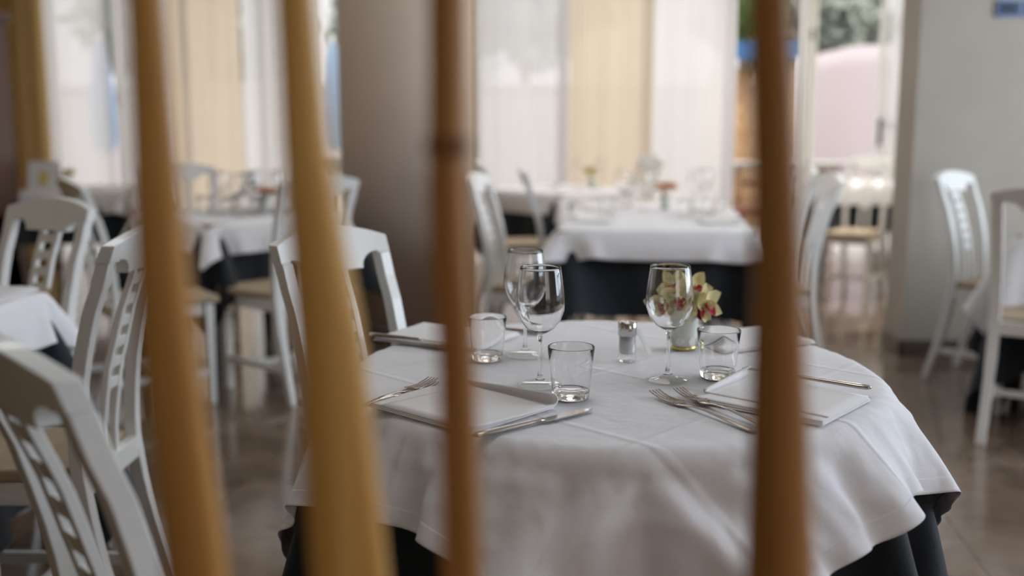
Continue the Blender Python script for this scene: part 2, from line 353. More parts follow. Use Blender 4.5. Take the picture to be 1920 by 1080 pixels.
curtain(-.31, .475, M['sheer'], 8.76, 'white curtain panel immediately past the round column, behind the far table', .006)
curtain(.475, 1.17, M['cream_blind'], 8.66, 'cream curtain panel with white curtain panels on both its sides', .004)
curtain(1.17, 1.87, M['white_blind'], 8.70, 'white curtain panel bordering the open view of the blue awning', .004)
curtain(3.13, 3.42, M['sheer'], 8.70, 'narrow white sheer curtain at the terrace door beside the taupe wall', .015)

# framed switch plates on the partition
def plate(x, label):
    r = empty('switch_plate', (x, 5.2, 1.752)); tag(r, label, 'switch', 'blue wall plates')
    a = MB(); a.box(-.066, .066, -.012, 0, -.042, .042); a.build('frame', M['plate_frame'], r, bevel=.006)
    a = MB(); a.box(-.056, .056, -.016, -.012, -.033, .033); a.build('face', M['plate_blue'], r, bevel=.002)
    for s in (-1, 1):
        a = MB(); a.box(s*.018-.014, s*.018+.014, -.021, -.016, -.018, .018); a.build('switch_key', M['plate_inner'], r, bevel=.002)
plate(2.445, 'dark blue wall plate high on the taupe wall, the one nearer the terrace door')
plate(2.583, 'dark blue wall plate high on the taupe wall, partly cut by the frame edge')

# ------------------------------------------------------------------ outdoors
b = MB(); b.box(-12, 14, 9.0, 30, -.12, -.02); struct('floor_terrace', b, M['terrace'])
b = MB(); b.box(-11, 8, 13.2, 13.4, -.02, 1.62); b.box(-11.03, 8.03, 13.17, 13.43, 1.62, 1.70)
o = b.build('garden_wall', M['garden'], bevel=.01); tag(o, 'long white garden wall beyond the terrace windows', 'wall')
# reed screen: many canes in one panel
root = empty('reed_screen', (2.95, 12, 0)); tag(root, 'straw coloured reed screen standing on the terrace under the blue awning', 'screen')
a = MB()
for i in range(72):
    x = -.68 + i*.0145; a.tube([(x, random.uniform(-.01, .01), 0), (x+random.uniform(-.006, .006), random.uniform(-.01, .01), 1.86+random.uniform(-.03, .03))], .0068, 6)
a.build('reed_panel', M['straw'], root)
for z in (.4, 1.1, 1.7):
    a = MB(); a.box(-.69, .36, -.025, -.012, z, z+.03); a.build('crossbar', M['straw'], root)
# awning
root = empty('awning', (3.0, 11.9, 0)); tag(root, 'bright blue fabric awning above the reed screen on the terrace', 'awning')
a = MB(); a.add([(-.75, -.35, 1.90), (.22, -.35, 1.90), (.22, -.35, 2.10), (-.75, -.35, 2.10), (.22, .5, 2.16), (-.75, .5, 2.16)], [(0, 1, 2, 3), (3, 2, 4, 5)])
o = a.build('awning_fabric', M['blue'], root); sm = o.modifiers.new('s', 'SOLIDIFY'); sm.thickness = .012
for x in (-.72, .19):
    a = MB(); a.tube([(x, -.32, -.02), (x, -.32, 1.95)], .018, 10); a.build('post', M['frame'], root)
# white canvas windbreak
root = empty('canvas_windbreak', (3.58, 11.2, 0)); tag(root, 'white canvas windbreak with a curved top outside the terrace door', 'windbreak')
vs = []; n = 24
for j in range(9):
    for i in range(n+1):
        t = i/n; x = -.55+1.1*t; top = 1.86+.17*math.sin(min(1, t*1.3)*math.pi/2) - (.05*max(0, t-.85)/.15)
        vs.append((x, .03*math.sin(t*9), .35+(top-.35)*j/8))
a = MB(); a.add(vs, [(j*(n+1)+i, j*(n+1)+i+1, (j+1)*(n+1)+i+1, (j+1)*(n+1)+i) for j in range(8) for i in range(n)], True)
o = a.build('canvas', M['canvas'], root); sm = o.modifiers.new('s', 'SOLIDIFY'); sm.thickness = .01
for x in (-.55, .55):
    a = MB(); a.tube([(x, .02, -.02), (x, .02, 1.9)], .02, 10); a.build('post', M['frame'], root)
# grey ledge on the terrace
root = empty('terrace_ledge', (2.6, 9.75, 0)); tag(root, 'grey terrace bar counter standing in front of the reed screen', 'counter')
a = MB(); a.box(-.9, 1.5, -.2, .2, .79, .84); a.build('counter_top', M['ledge'], root, bevel=.006)
for x in (-.8, .3, 1.4):
    a = MB(); a.box(x-.03, x+.03, -.15, .15, -.02, .79); a.build('support', M['frame'], root)
# wicker chairs
def wicker(x, y, rz, label):
    r = empty('wicker_chair', (x, y, -.02), rz); tag(r, label, 'chair', 'wicker chairs on the terrace')
    a = MB(); a.box(-.24, .24, -.24, .24, .40, .46); a.build('seat', M['wicker'], r, bevel=.02)
    a = MB()
    for i in range(13):
        t = -.24+.04*i; a.tube([(t, -.24, .44), (t*1.05, -.30, .80)], .007, 6)
    a.tube([(-.27, -.30, .80), (0, -.33, .84), (.27, -.30, .80)], .018, 8)
    a.build('backrest', M['wicker'], r)
    for s in (-1, 1):
        a = MB(); a.tube([(s*.27, -.28, .66), (s*.29, 0, .67), (s*.27, .22, .62)], .016, 8); a.build('armrest', M['wicker'], r)
        for q in (-1, 1):
            a = MB(); a.tube([(s*.22, q*.21, 0), (s*.22, q*.21, .42)], .017, 8); a.build('leg', M['wicker'], r)
wicker(2.05, 9.42, R(200), 'brown wicker terrace chair beside the white door curtain')
wicker(2.68, 9.36, R(160), 'brown wicker terrace chair behind the open door leaf')
# closed parasols
def parasol(x, y, label):
    r = empty('closed_parasol', (x, y, -.02)); tag(r, label, 'parasol', 'closed blue parasols')
    a = MB(); a.tube([(0, 0, 0), (0, 0, 2.1)], .02, 10); a.build('pole', M['frame'], r)
    a = MB(); a.lathe([(.09, .95), (.13, 1.1), (.12, 1.5), (.06, 1.95), (.015, 2.05)], 16); a.build('canopy', M['blue_pale'], r)
    a = MB(); a.lathe([(.001, 0), (.2, 0), (.2, .05), (.04, .08), (.03, .3), (.001, .3)], 20); a.build('base', M['ledge'], r)
parasol(-4.05, 10.3, 'closed blue parasol outside the corner window')
parasol(-1.82, 10.6, 'closed blue parasol outside the window gap beside the round column')
# trees and hedge
def tree(x, y, h, rad, m, label, cat='tree', squash=1.0, seed=0, name='garden_tree'):
    r = empty(name, (x, y, -.02)); tag(r, label, cat)
    rnd = random.Random(seed)
    a = MB(); a.tube([(0, 0, 0), (.05, 0, h*.4), (0, .05, h*.8)], [.12, .09, .05], 10); a.build('trunk', M['bark'], r)
    a = MB(); n = 2600
    for i in range(n):
        u = Vector((rnd.gauss(0, 1), rnd.gauss(0, 1), rnd.gauss(0, 1))).normalized()*rad*(rnd.random()**.3)
        u *= .8+.35*noise.noise(u*1.3+Vector((seed, 0, 0)))
        c = Vector((u.x, u.y, h+u.z*squash)); d1_ = Vector((rnd.gauss(0, 1), rnd.gauss(0, 1), rnd.gauss(0, 1))).normalized(); d2_ = d1_.orthogonal().normalized(); s = rad*.085
        a.add([c-d1_*s, c+d2_*s*.5, c+d1_*s, c-d2_*s*.5], [(0, 1, 2, 3)])
    a.build('foliage', m, r, merge=False)
tree(3.25, 14.6, 2.75, .5, M['leaf'], 'green tree showing above the blue awning', seed=3)
tree(4.9, 18, 3.1, 2.0, M['leaf_far'], 'pale grey-green tree above the white canvas windbreak', seed=5, squash=.7)
tree(-5.5, 18, 3.0, 2.2, M['leaf_far'], 'pale tree behind the white curtain near the display cabinet', seed=6, squash=.7)
tree(-2.2, 25.5, 3.6, 2.6, M['leaf_far'], 'pale tree behind the first cream curtain', seed=8, squash=.7)
tree(.2, 18, 3.4, 1.9, M['leaf_far'], 'pale tree behind the curtains past the round column', seed=9, squash=.7)

# ------------------------------------------------------------------ cloth simulation (a square cloth laid over a table top)
def simulate(nx, ny, lx, ly, sd, top, inner, rot=0, shift=(0, 0), steps=260, iters=14, seed=1, obst=None, bend=.3, e=.006):
    rng = np.random.default_rng(seed)
    U, V = np.meshgrid(np.linspace(-lx/2, lx/2, nx), np.linspace(-ly/2, ly/2, ny), indexing='ij')
    c, s = math.cos(rot), math.sin(rot)
    P = np.stack([U*c-V*s+shift[0], U*s+V*c+shift[1], np.full_like(U, top+.001)], -1)
    P[..., 2] += rng.normal(0, .0008, U.shape)
    O = P.copy(); d0, _ = sd(P[..., 0], P[..., 1]); free = (d0 > -inner).astype(float)
    P0 = P.copy(); P0[..., 2] = top+.0008; W = free
    du, dv = lx/(nx-1), ly/(ny-1); cons = []
    def C(a, b, L, k): cons.append((a, b, L, k))
    sl = slice
    for st in (0, 1):
        C((sl(st, nx-1, 2), sl(None)), (sl(st+1, nx, 2), sl(None)), du, 1.0)
        C((sl(None), sl(st, ny-1, 2)), (sl(None), sl(st+1, ny, 2)), dv, 1.0)
    dg = math.hypot(du, dv)
    for st in (0, 1):
        C((sl(st, nx-1, 2), sl(0, ny-1)), (sl(st+1, nx, 2), sl(1, ny)), dg, .35)
        C((sl(st, nx-1, 2), sl(1, ny)), (sl(st+1, nx, 2), sl(0, ny-1)), dg, .35)
    for st in range(4):
        for q in (2, 4):
            C((sl(st, nx-q, 4 if q == 2 else 8), sl(None)), (sl(st+q, nx, 4 if q == 2 else 8), sl(None)), du*q, (.16 if q == 2 else .05)*bend)
            C((sl(None), sl(st, ny-q, 4 if q == 2 else 8)), (sl(None), sl(st+q, ny, 4 if q == 2 else 8)), dv*q, (.16 if q == 2 else .05)*bend)
    def collide(P):
        d, g = sd(P[..., 0], P[..., 1])
        if obst is not None: d = d - obst(P)
        a = d+e; z = P[..., 2]-(top-e)
        corner = (a > 0) & (z > 0); ln = np.sqrt(a*a+z*z)+1e-9; pen = np.where(corner, np.maximum(e-ln, 0), 0)
        P[..., 0] += g[0]*pen*a/ln; P[..., 1] += g[1]*pen*a/ln; P[..., 2] += pen*z/ln
        ins = ~corner & (a < e) & (z < e)
        pa = np.where(ins, e-a, 0); pz = np.where(ins, e-z, 0); up = pz <= pa
        P[..., 2] += np.where(ins & up, pz, 0); q = np.where(ins & ~up, pa, 0); P[..., 0] += g[0]*q; P[..., 1] += g[1]*q
    vel = np.zeros_like(P)
    for t in range(steps):
        vel[..., 2] -= .0009; vel *= .97 if t < steps*.75 else .92
        Q = P.copy(); P = P + vel*W[..., None]
        for it in range(iters):
            for a, b_, L, k in cons:
                A = P[a]; B = P[b_]; m = min(A.shape[0], B.shape[0]); m2 = min(A.shape[1], B.shape[1])
                A = A[:m, :m2]; B = B[:m, :m2]; wa = W[a][:m, :m2]; wb = W[b_][:m, :m2]
                D = B-A; ln = np.sqrt((D*D).sum(-1))+1e-12; ws = wa+wb+1e-9; cc = (k*(ln-L)/ln/ws)[..., None]*D
                pa = P[a]; pa[:m, :m2] += cc*wa[..., None]; pb = P[b_]; pb[:m, :m2] -= cc*wb[..., None]
        collide(P)
        P = np.where((W > 0)[..., None], P, P0)
        vel = (P-Q)
        sp = np.sqrt((vel**2).sum(-1, keepdims=True)); vel *= np.minimum(1, .02/(sp+1e-9))
    return P, U, V

def sd_circle(Rd):
    def f(x, y):
        r = np.sqrt(x*x+y*y)+1e-9; return r-Rd, (x/r, y/r)
    return f
def sd_box(hx, hy, rr=.03):
    def f(x, y):
        ax, ay = np.abs(x)-(hx-rr), np.abs(y)-(hy-rr)
        px, py = np.maximum(ax, 0), np.maximum(ay, 0); l = np.sqrt(px*px+py*py)
        out = l > 1e-9; d = np.where(out, l, np.maximum(ax, ay))-rr
        gx = np.where(out, px/(l+1e-9), (ax > ay)*1.0)*np.sign(x+1e-12); gy = np.where(out, py/(l+1e-9), (ax <= ay)*1.0)*np.sign(y+1e-12)
        return d, (gx, gy)
    return f
def cloth_mesh(name, P, U, V, m, hem=True):
    nx, ny = U.shape
    me = bpy.data.meshes.new(name)
    me.from_pydata([tuple(p) for p in P.reshape(-1, 3)], [], [(i*ny+j, (i+1)*ny+j, (i+1)*ny+j+1, i*ny+j+1) for i in range(nx-1) for j in range(ny-1)])
    uvl = me.uv_layers.new(name='UVMap'); uv = np.stack([U.ravel()+.5, V.ravel()+.5], 1)
    vi = np.empty(len(me.loops), dtype=np.int32); me.loops.foreach_get('vertex_index', vi); uvl.data.foreach_set('uv', uv[vi].ravel())
    me.polygons.foreach_set('use_smooth', [True]*len(me.polygons)); me.materials.append(m)
    return me
def cloth_obj(name, me, loc, rz=0):
    o = bpy.data.objects.new(name, me); COL.objects.link(o); o.location = loc; o.rotation_euler = (0, 0, rz)
    s = o.modifiers.new('sub', 'SUBSURF'); s.levels = 1; s.render_levels = 2
    t = o.modifiers.new('thick', 'SOLIDIFY'); t.thickness = .0012; t.offset = 0
    return o

# ------------------------------------------------------------------ tables
def smooth_obst(P, Rd):
    ang = np.arctan2(P[..., 1], P[..., 0]); r = np.hypot(P[..., 0], P[..., 1]); z = P[..., 2]
    nb, nz = 120, 10; T = np.zeros((nb, nz)); zs = .35
    hang = z < .74
    for a, rr, zz in zip(ang[hang], r[hang], z[hang]):
        i = int((a+math.pi)/(2*math.pi)*nb) % nb; j = min(nz-1, int((.75-zz)/.40*nz)) 
        for di in (-2, -1, 0, 1, 2): T[(i+di) % nb, j] = max(T[(i+di) % nb, j], rr-Rd)
    for j in range(1, nz): T[:, j] = np.maximum(T[:, j], T[:, j-1]*.9)
    def f(Q):
        a = np.arctan2(Q[..., 1], Q[..., 0]); i = ((a+math.pi)/(2*math.pi)*nb).astype(int) % nb; j = np.clip(((.75-Q[..., 2])/.40*nz).astype(int), 0, nz-1)
        return np.where(Q[..., 2] < .735, T[i, j]+.004, .002)
    return f

T1 = (.18, 1.80); T1R = .48
Pd, Ud, Vd = simulate(46, 46, 1.50, 1.50, sd_circle(T1R), .748, .03, rot=R(43), seed=4, steps=240)
ob = smooth_obst(Pd, T1R)
Pw, Uw, Vw = simulate(76, 76, 1.18, 1.18, sd_circle(T1R), .7505, .02, rot=R(46), shift=(-.012, -.02), seed=11, steps=280, iters=18, obst=ob, bend=.8, e=.005)
# pressed folds fanning from the table edge
def add_folds(P):
    x, y, z = P[..., 0], P[..., 1], P[..., 2]; rr = np.hypot(x, y)+1e-9; ang = np.degrees(np.arctan2(y, x)); d = np.clip(.745-z, 0, None)*np.clip((rr-.47)/.02, 0, 1)
    add = np.zeros_like(rr)
    s_ = np.radians((ang+90+180) % 360-180)*T1R
    q_ = np.abs(s_+.008)-.80*d; add += .62*d*np.clip(1-np.abs(q_)/np.where(q_ < 0, .012+.75*d, .015+.45*d), 0, 1)
    def lobe(a, lo_, hi_, amp):
        t = np.clip((a-lo_)/(hi_-lo_), 0, 1); return amp*np.where((a > lo_) & (a < hi_), np.sin(t**2.6*np.pi), 0)
    add += d*lobe(ang, -78, -42, .5) + d*lobe(-((ang+360) % 360-270)-90, -84, -52, .0)
    add += d*lobe(-(((ang+360) % 360)-360), 118, 150, .22)
    add += d*lobe(ang, -36, -12, .10)
    k = add/rr; P[..., 0] += x*k; P[..., 1] += y*k
    return P
Pw = add_folds(Pw)
root = empty('round_dining_table', (*T1, 0)); tag(root, 'round dining table under white cloth laid for the meal, closest to the bamboo canes', 'table')
b = MB(); b.lathe([(.001, .718), (.458, .718), (.468, .724), (.468, .734), (.462, .740), (.001, .742)], 64); b.build('tabletop', M['wood_top'], root)
b = MB(); b.lathe([(.001, .0), (.26, .0), (.26, .02), (.06, .05), (.045, .12), (.04, .66), (.12, .722), (.001, .722)], 40); b.build('pedestal', M['black_wood'], root)
o = cloth_obj('undercloth', cloth_mesh('undercloth', Pd, Ud, Vd, M['dark']), (*T1, 0)); tag(o, 'charcoal undercloth showing below the white cloth of the round table', 'tablecloth')
o = cloth_obj('tablecloth', cloth_mesh('tablecloth', Pw, Uw, Vw, M['white']), (*T1, 0)); tag(o, 'white pressed tablecloth draped over the round table, its corners hanging low', 'tablecloth')

Pq, Uq, Vq = simulate(40, 40, 1.06, 1.06, sd_box(.404, .404), .7505, .04, seed=2, steps=200)
ME_SW = cloth_mesh('square_cloth', Pq, Uq, Vq, M['white_plain'])
Pq, Uq, Vq = simulate(40, 40, 1.44, 1.44, sd_box(.392, .392), .748, .04, seed=3, steps=220)
ME_SD = cloth_mesh('square_undercloth', Pq, Uq, Vq, M['dark'])
Pq, Uq, Vq = simulate(48, 48, 1.84, 1.84, sd_box(.392, .392), .748, .04, seed=8, steps=240)
ME_WL = ME_SD.copy(); ME_WL.name = 'square_wide_cloth'; ME_WL.materials.clear(); ME_WL.materials.append(M['white_plain'])
for v in ME_WL.vertices: v.co.x *= 1.05; v.co.y *= 1.05; v.co.z += .003
ME_SL = cloth_mesh('square_long_undercloth', Pq, Uq, Vq, M['dark'])
Pq, Uq, Vq = simulate(34, 56, 1.10, 1.84, sd_box(.436, .806), .7505, .04, seed=5, steps=200)
ME_LW = cloth_mesh('long_cloth', Pq, Uq, Vq, M['white_plain'])
Pq, Uq, Vq = simulate(34, 50, 1.52, 2.26, sd_box(.422, .792), .748, .04, seed=6, steps=220)
ME_LD = cloth_mesh('long_undercloth', Pq, Uq, Vq, M['dark'])
def table(x, y, rz, hx, hy, mw, md, l1, l2, l3):
    root = empty('dining_table', (x, y, 0), rz); tag(root, l1, 'table', 'cloth covered dining tables')
    b = MB(); b.box(-hx+.012, hx-.012, -hy+.012, hy-.012, .720, .742); b.build('tabletop', M['wood_top'], root, bevel=.004)
    b = MB(); k = .05
    for s in (-1, 1): b.box(-hx+k, hx-k, s*(hy-.07)-.01, s*(hy-.07)+.01, .64, .722); b.box(s*(hx-.07)-.01, s*(hx-.07)+.01, -hy+k, hy-k, .64, .722)
    b.build('apron', M['black_wood'], root)
    for s in (-1, 1):
        for q in (-1, 1):
            b = MB(); cx, cy = s*(hx-.045), q*(hy-.045)
            b.sweep([((cx, cy, 0), (1, 0, 0), (0, 1, 0)), ((cx, cy, .722), (1.5, 0, 0), (0, 1.5, 0))], [(-.016, -.016), (.016, -.016), (.016, .016), (-.016, .016)])
            b.build('leg', M['black_wood'], root, bevel=.002)
    o = cloth_obj('undercloth', md, (x, y, 0), rz); tag(o, l3, 'tablecloth', 'charcoal undercloths')
    o = cloth_obj('tablecloth', mw, (x, y, 0), rz); tag(o, l2, 'tablecloth', 'white tablecloths')
TB = [
    ((-1.68, 2.42), R(-3), 'dining table cut by the frame edge, behind the closest chair', 'T2'),
    ((-1.37, 5.14), R(45), 'dining table crowded with glasses, turned corner-on, in front of the first cream curtain', 'T4'),
    ((-2.96, 7.2), R(6), 'small dining table by the corner window beside the dark cabinet', 'T5'),
    ((.36, 7.15), R(40), 'far dining table standing before the curtains past the column', 'T6'),
    ((2.68, 7.98), R(0), 'dining table half hidden behind the terrace-side chair and the taupe wall', 'T7'),
    ((2.62, 4.18), R(45), 'dining table against the taupe wall, cut by the frame edge', 'T8')]
for (x, y), rz, l, k in TB:
    table(x, y, rz, .4, .4, ME_WL if k == 'T8' else ME_SW, ME_SL if k in ('T2', 'T8') else ME_SD, l, 'white cloth over the ' + l.replace('small ', '').replace('far ', 'distant '), 'charcoal undercloth of the ' + l.replace('small ', '').replace('far ', 'distant '))
SHORT = {
    'T2': 'on the table cut by the frame edge behind the closest chair', 'T4': 'on the table crowded with glasses', 'T5': 'on the small table in the window corner',
    'T6': 'on the distant table before the curtains past the column', 'T7': 'on the table half hidden behind the taupe wall', 'T8': 'on the table beside the taupe wall, cut by the frame'}
cl = [o for o in bpy.data.objects if o.get('category') == 'tablecloth' and 'round' not in o['label']]
for o in cl:
    k = next(t[3] for t in TB if abs(t[0][0]-o.location.x) < .01)
    o['label'] = ('charcoal undercloth ' if o.name.startswith('under') else 'white tablecloth ') + SHORT[k]
T3 = (.70, 5.05); T3R = R(-7)
table(*T3, T3R, .432, .802, ME_LW, ME_LD, 'long dining table with wide dark skirt, straight behind the wine glasses', 'white tablecloth on the long table behind the wine glasses', 'charcoal undercloth hanging down the front of the long table behind the wine glasses')

# ------------------------------------------------------------------ chairs (front = +x)
def make_chair():
    r = empty('dining_chair')
    def stile(s, z0, z1, name):
        b = MB(); K = [(0, -.295, .190), (.12, -.262, .187), (.28, -.222, .184), (.42, -.200, .183), (.52, -.198, .184), (.66, -.212, .187), (.80, -.245, .191), (.908, -.283, .194)]
        path = []
        N_ = 18
        for i in range(N_+1):
            z = z0+(z1-z0)*i/N_
            for (a, xa, ya), (c, xc, yc) in zip(K, K[1:]):
                if a <= z <= c+1e-6: t = (z-a)/(c-a); break
            # Catmull style smoothing through neighbours
            i0 = [q[0] for q in K].index(a); pm = K[max(i0-1, 0)]; pp = K[min(i0+2, len(K)-1)]
            def cr(p0, p1, p2, p3): return .5*((2*p1)+(-p0+p2)*t+(2*p0-5*p1+4*p2-p3)*t*t+(-p0+3*p1-3*p2+p3)*t**3)
            x = cr(pm[1], xa, xc, pp[1]); y = cr(pm[2], ya, yc, pp[2])
            d = .016 if z < .42 else .0145; wd = .021 if z > .3 else .019
            path.append(((x, s*y, z), (d, 0, 0), (0, wd, 0)))
        b.sweep(path, [(-1, -1), (1, -1), (1, 1), (-1, 1)]); return b.build(name, M['chair'], r, bevel=.0035)
    for s in (-1, 1): stile(s, 0, .908, 'rear_leg')
    # crest rail
    ys = sorted(set([-.217, .217, -.1715, .1715] + [.217*(-1+2*i/20) for i in range(21)] + [q*(.171-.066*math.sin(R(90*i/6))) for i in range(7) for q in (-1, 1)]))
    def lo(y):
        y = abs(y)
        if y > .1712: return .908
        if y < .105: return .878
        q = (.171-y)/.066; return .912-.034*(1-math.sqrt(max(0, 1-q*q)))
    def xo(y, z): return -.284-(z-.908)*.36-.016*(1-(y/.217)**2)
    vs = []; N_ = len(ys)
    for y in ys:
        zt = .944+.028*(1-(y/.217)**2); zl = lo(y)
        for z in (zl, zl+(zt-zl)*.5, zt):
            for t in (-.0145, .0145): vs.append((xo(y, z)+t, y, z))
    fs = []
    for i in range(N_-1):
        p, q = i*6, (i+1)*6
        for k in (0, 2):
            fs += [(p+k, q+k, q+k+2, p+k+2), (p+k+1, p+k+3, q+k+3, q+k+1)]
        fs += [(p, p+1, q+1, q), (p+4, q+4, q+5, p+5)]
    for p in (0, (N_-1)*6): fs += [(p, p+1, p+3, p+2), (p+2, p+3, p+5, p+4)]
    b = MB(); b.add(vs, fs); b.build('top_rail', M['chair'], r, bevel=.004)
    def bx(z):   # back curve with the crest set back
        K = [(.44, -.200), (.52, -.200), (.66, -.222), (.80, -.262), (.882, -.296)]
        for (a, xa), (c, xc) in zip(K, K[1:]):
            if z <= c+1e-6: return xa+(xc-xa)*(z-a)/(c-a)
        return K[-1][1]
    for s in (-1, 1):
        b = MB(); b.sweep([((bx(z), s*.040, z), (.007, 0, 0), (0, .012, 0)) for z in [.44+.446*i/14 for i in range(15)]], [(-1, -1), (1, -1), (1, 1), (-1, 1)])
        b.build('back_slat', M['chair'], r, bevel=.002)
    for z in (.855, .808, .761, .714, .667, .62):
        b = MB(); b.sweep([((bx(z+q), 0, z+q), (.005, 0, 0), (0, .0285, 0)) for q in (-.012, .012)], [(-1, -1), (1, -1), (1, 1), (-1, 1)])
        b.build('ladder_block', M['chair'], r, bevel=.0015)
    b = MB(); b.box(-.214, -.188, -.166, .166, .405, .455); b.build('back_rail', M['chair'], r, bevel=.003)
    b = MB(); b.box(-.19, .185, -.195, -.175, .39, .44); b.box(-.19, .185, .175, .195, .39, .44); b.box(.165, .185, -.195, .195, .39, .44); b.build('apron', M['chair'], r, bevel=.003)
    b = MB(); b.prism([(-.185, -.185), (.20, -.222), (.225, -.205), (.225, .205), (.20, .222), (-.185, .185)], lambda x, y, t: (x, y, t), .441, .470)
    b.build('seat', M['seat'], r, bevel=.011, seg=3)
    for s in (-1, 1):
        b = MB(); b.sweep([((.178, s*.193, 0), (.014, 0, 0), (0, .014, 0)), ((.178, s*.193, .44), (.019, 0, 0), (0, .019, 0))], [(-1, -1), (1, -1), (1, 1), (-1, 1)])
        b.build('front_leg', M['chair'], r, bevel=.003)
        b = MB(); b.sweep([((-.252, s*.188, .14), (0, .009, 0), (0, 0, .014)), ((.168, s*.192, .14), (0, .009, 0), (0, 0, .014))], [(-1, -1), (1, -1), (1, 1), (-1, 1)])
        b.build('stretcher', M['chair'], r, bevel=.002)
    b = MB(); b.box(-.035, -.015, -.184, .184, .128, .152); b.build('cross_stretcher', M['chair'], r, bevel=.002)
    return r
chair0 = make_chair(); index_kids(); used = [False]
def chair(x, y, deg, label, sy=1, group='white ladder-splat dining chairs'):
    c = chair0 if not used[0] else copy_tree(chair0)
    used[0] = True
    c.location = (x, y, 0); c.rotation_euler = (0, 0, R(deg)); c.scale = (1, sy*.95, 1); tag(c, label, 'chair', group)
    return c
chair(-.32, 1.269, 44, 'white dining chair whose back is cropped at the bottom corner, closest of all chairs', .76)
chair(-1.105, 2.22, 179, 'white dining chair half behind the first bamboo cane, facing the cropped table', .84)
chair(-.160, 1.975, -40, 'white dining chair pushed up to the round table, behind the second bamboo cane', .72)
chair(-1.50, 2.76, -118, 'white dining chair seen in shade beyond the cropped table, facing it', .86)
chair(-1.04, 4.58, 139, 'white dining chair with pale back between the round table chair and the glass-crowded table')
chair(-1.54, 4.33, 35, 'dining chair with shaded oval rail top, drawn back from the glass-crowded table')
chair(-1.76, 5.60, -62, 'shaded dining chair behind the first bamboo cane at the far side of the glass-crowded table')
chair(-1.28, 6.52, -108, 'small distant dining chair in the window gap beside the round column')
chair(.125, 4.69, -11, 'white dining chair beside the third bamboo cane, near end of the long table')
chair(.36, 5.55, 0, 'thin edge-on dining chair at the far end of the long table')
chair(.085, 6.38, 10, 'dining chair with a bright beige seat beside the distant table before the curtains')
chair(1.12, 4.62, 180, 'edge-on dining chair by the fourth bamboo cane, near end of the long table')
chair(1.24, 5.42, 180, 'dining chair just beyond the one by the fourth cane, mostly hidden by it')
chair(2.36, 7.02, -124, 'white dining chair in the terrace doorway light, before a dark skirted table', .74)
chair(1.02-.28, 7.5, 196, 'overexposed white dining chair in front of the second cream curtain')
chair(2.305, 4.67, -45, 'white dining chair with pierced splat standing against the taupe wall')
chair(2.075, 3.875, 58, 'white dining chair with shaded back at the edge of the frame, before the taupe wall')

# ------------------------------------------------------------------ tableware
TZ = .7535
def wine_glass_parts(r, gm='thin'):
    b = MB()
    outer = [(.0045, .088), (.012, .090), (.024, .098), (.034, .112), (.0400, .128), (.0412, .142), (.0400, .158), (.0375, .176), (.0345, .196), (.0338, .2)]
    inner = [(q-.0010, z+(.0014 if i < 5 else 0)) for i, (q, z) in enumerate(outer)][::-1]
    inner[-1] = (.0005, .0915)
    b.lathe(outer+[(.0333, .2005)]+inner, 56); bowl = b.build('bowl', M[gm], r)
    b = MB(); b.lathe([(.0005, .0895), (.0062, .0895), (.0045, .083), (.0033, .075), (.0030, .05), (.0032, .025), (.0048, .0145), (.0085, .0100), (.0005, .0085)], 48)
    b.build('stem', M[gm], r)
    b = MB(); b.lathe([(.0090, .0098), (.014, .0072), (.022, .0048), (.034, .0026), (.0362, .0016), (.0362, .0004), (.034, 0), (.0005, .0)], 48)
    b.build('foot', M['thin'], r)
def make_wine(gm='thin'):
    r = empty('wine_glass'); wine_glass_parts(r, gm); return r
def make_tumbler(gm='thin'):
    r = empty('water_tumbler')
    b = MB(); b.lathe([(.0300, .010), (.0325, .035), (.0352, .060), (.0376, .083), (.0372, .0842), (.0362, .0842), (.0358, .083), (.0336, .060), (.0308, .035), (.0286, .0125)], 56); b.build('glass_wall', M[gm], r)
    b = MB(); b.lathe([(.0005, .0095), (.020, .0105), (.0275, .0125), (.0300, .0135), (.0301, .010), (.0292, .003), (.027, .0), (.022, .0), (.018, .0018), (.0005, .0025)], 56); b.build('glass_base', M['glass'], r)
    return r
wine0 = make_wine('glass'); tum0 = make_tumbler('glass'); wine1 = make_wine('glass'); tum1 = make_tumbler('glass'); index_kids()
cnt = {}
def put(proto, loc, label, cat, group, rz=0, sc=1):
    c = proto if proto.name not in cnt else copy_tree(proto)
    cnt[proto.name] = 1
    c.location = loc; c.rotation_euler = (0, 0, rz); c.scale = (sc,)*3; tag(c, label, cat, group); return c
GW, GT = 'wine glasses', 'water tumblers'
put(wine0, (.025, 1.900, TZ), 'empty wine glass, rearmost of the overlapping pair on the round table', 'glass', GW)
put(wine0, (.047, 1.672, TZ), 'empty wine glass, front one of the overlapping pair on the round table', 'glass', GW)
put(wine0, (.267, 1.710, TZ), 'empty wine glass standing in front of the orchids on the round table', 'glass', GW, sc=.985)
put(tum0, (-.046, 1.862, TZ), 'empty tumbler beside the third bamboo cane on the round table', 'glass', GT, sc=.97)
put(tum0, (.094, 1.592, TZ), 'empty tumbler between the paired wine glasses and the knife tip', 'glass', GT)
put(tum0, (.356, 1.728, TZ), 'empty tumbler beside the orchid vase on the round table', 'glass', GT)

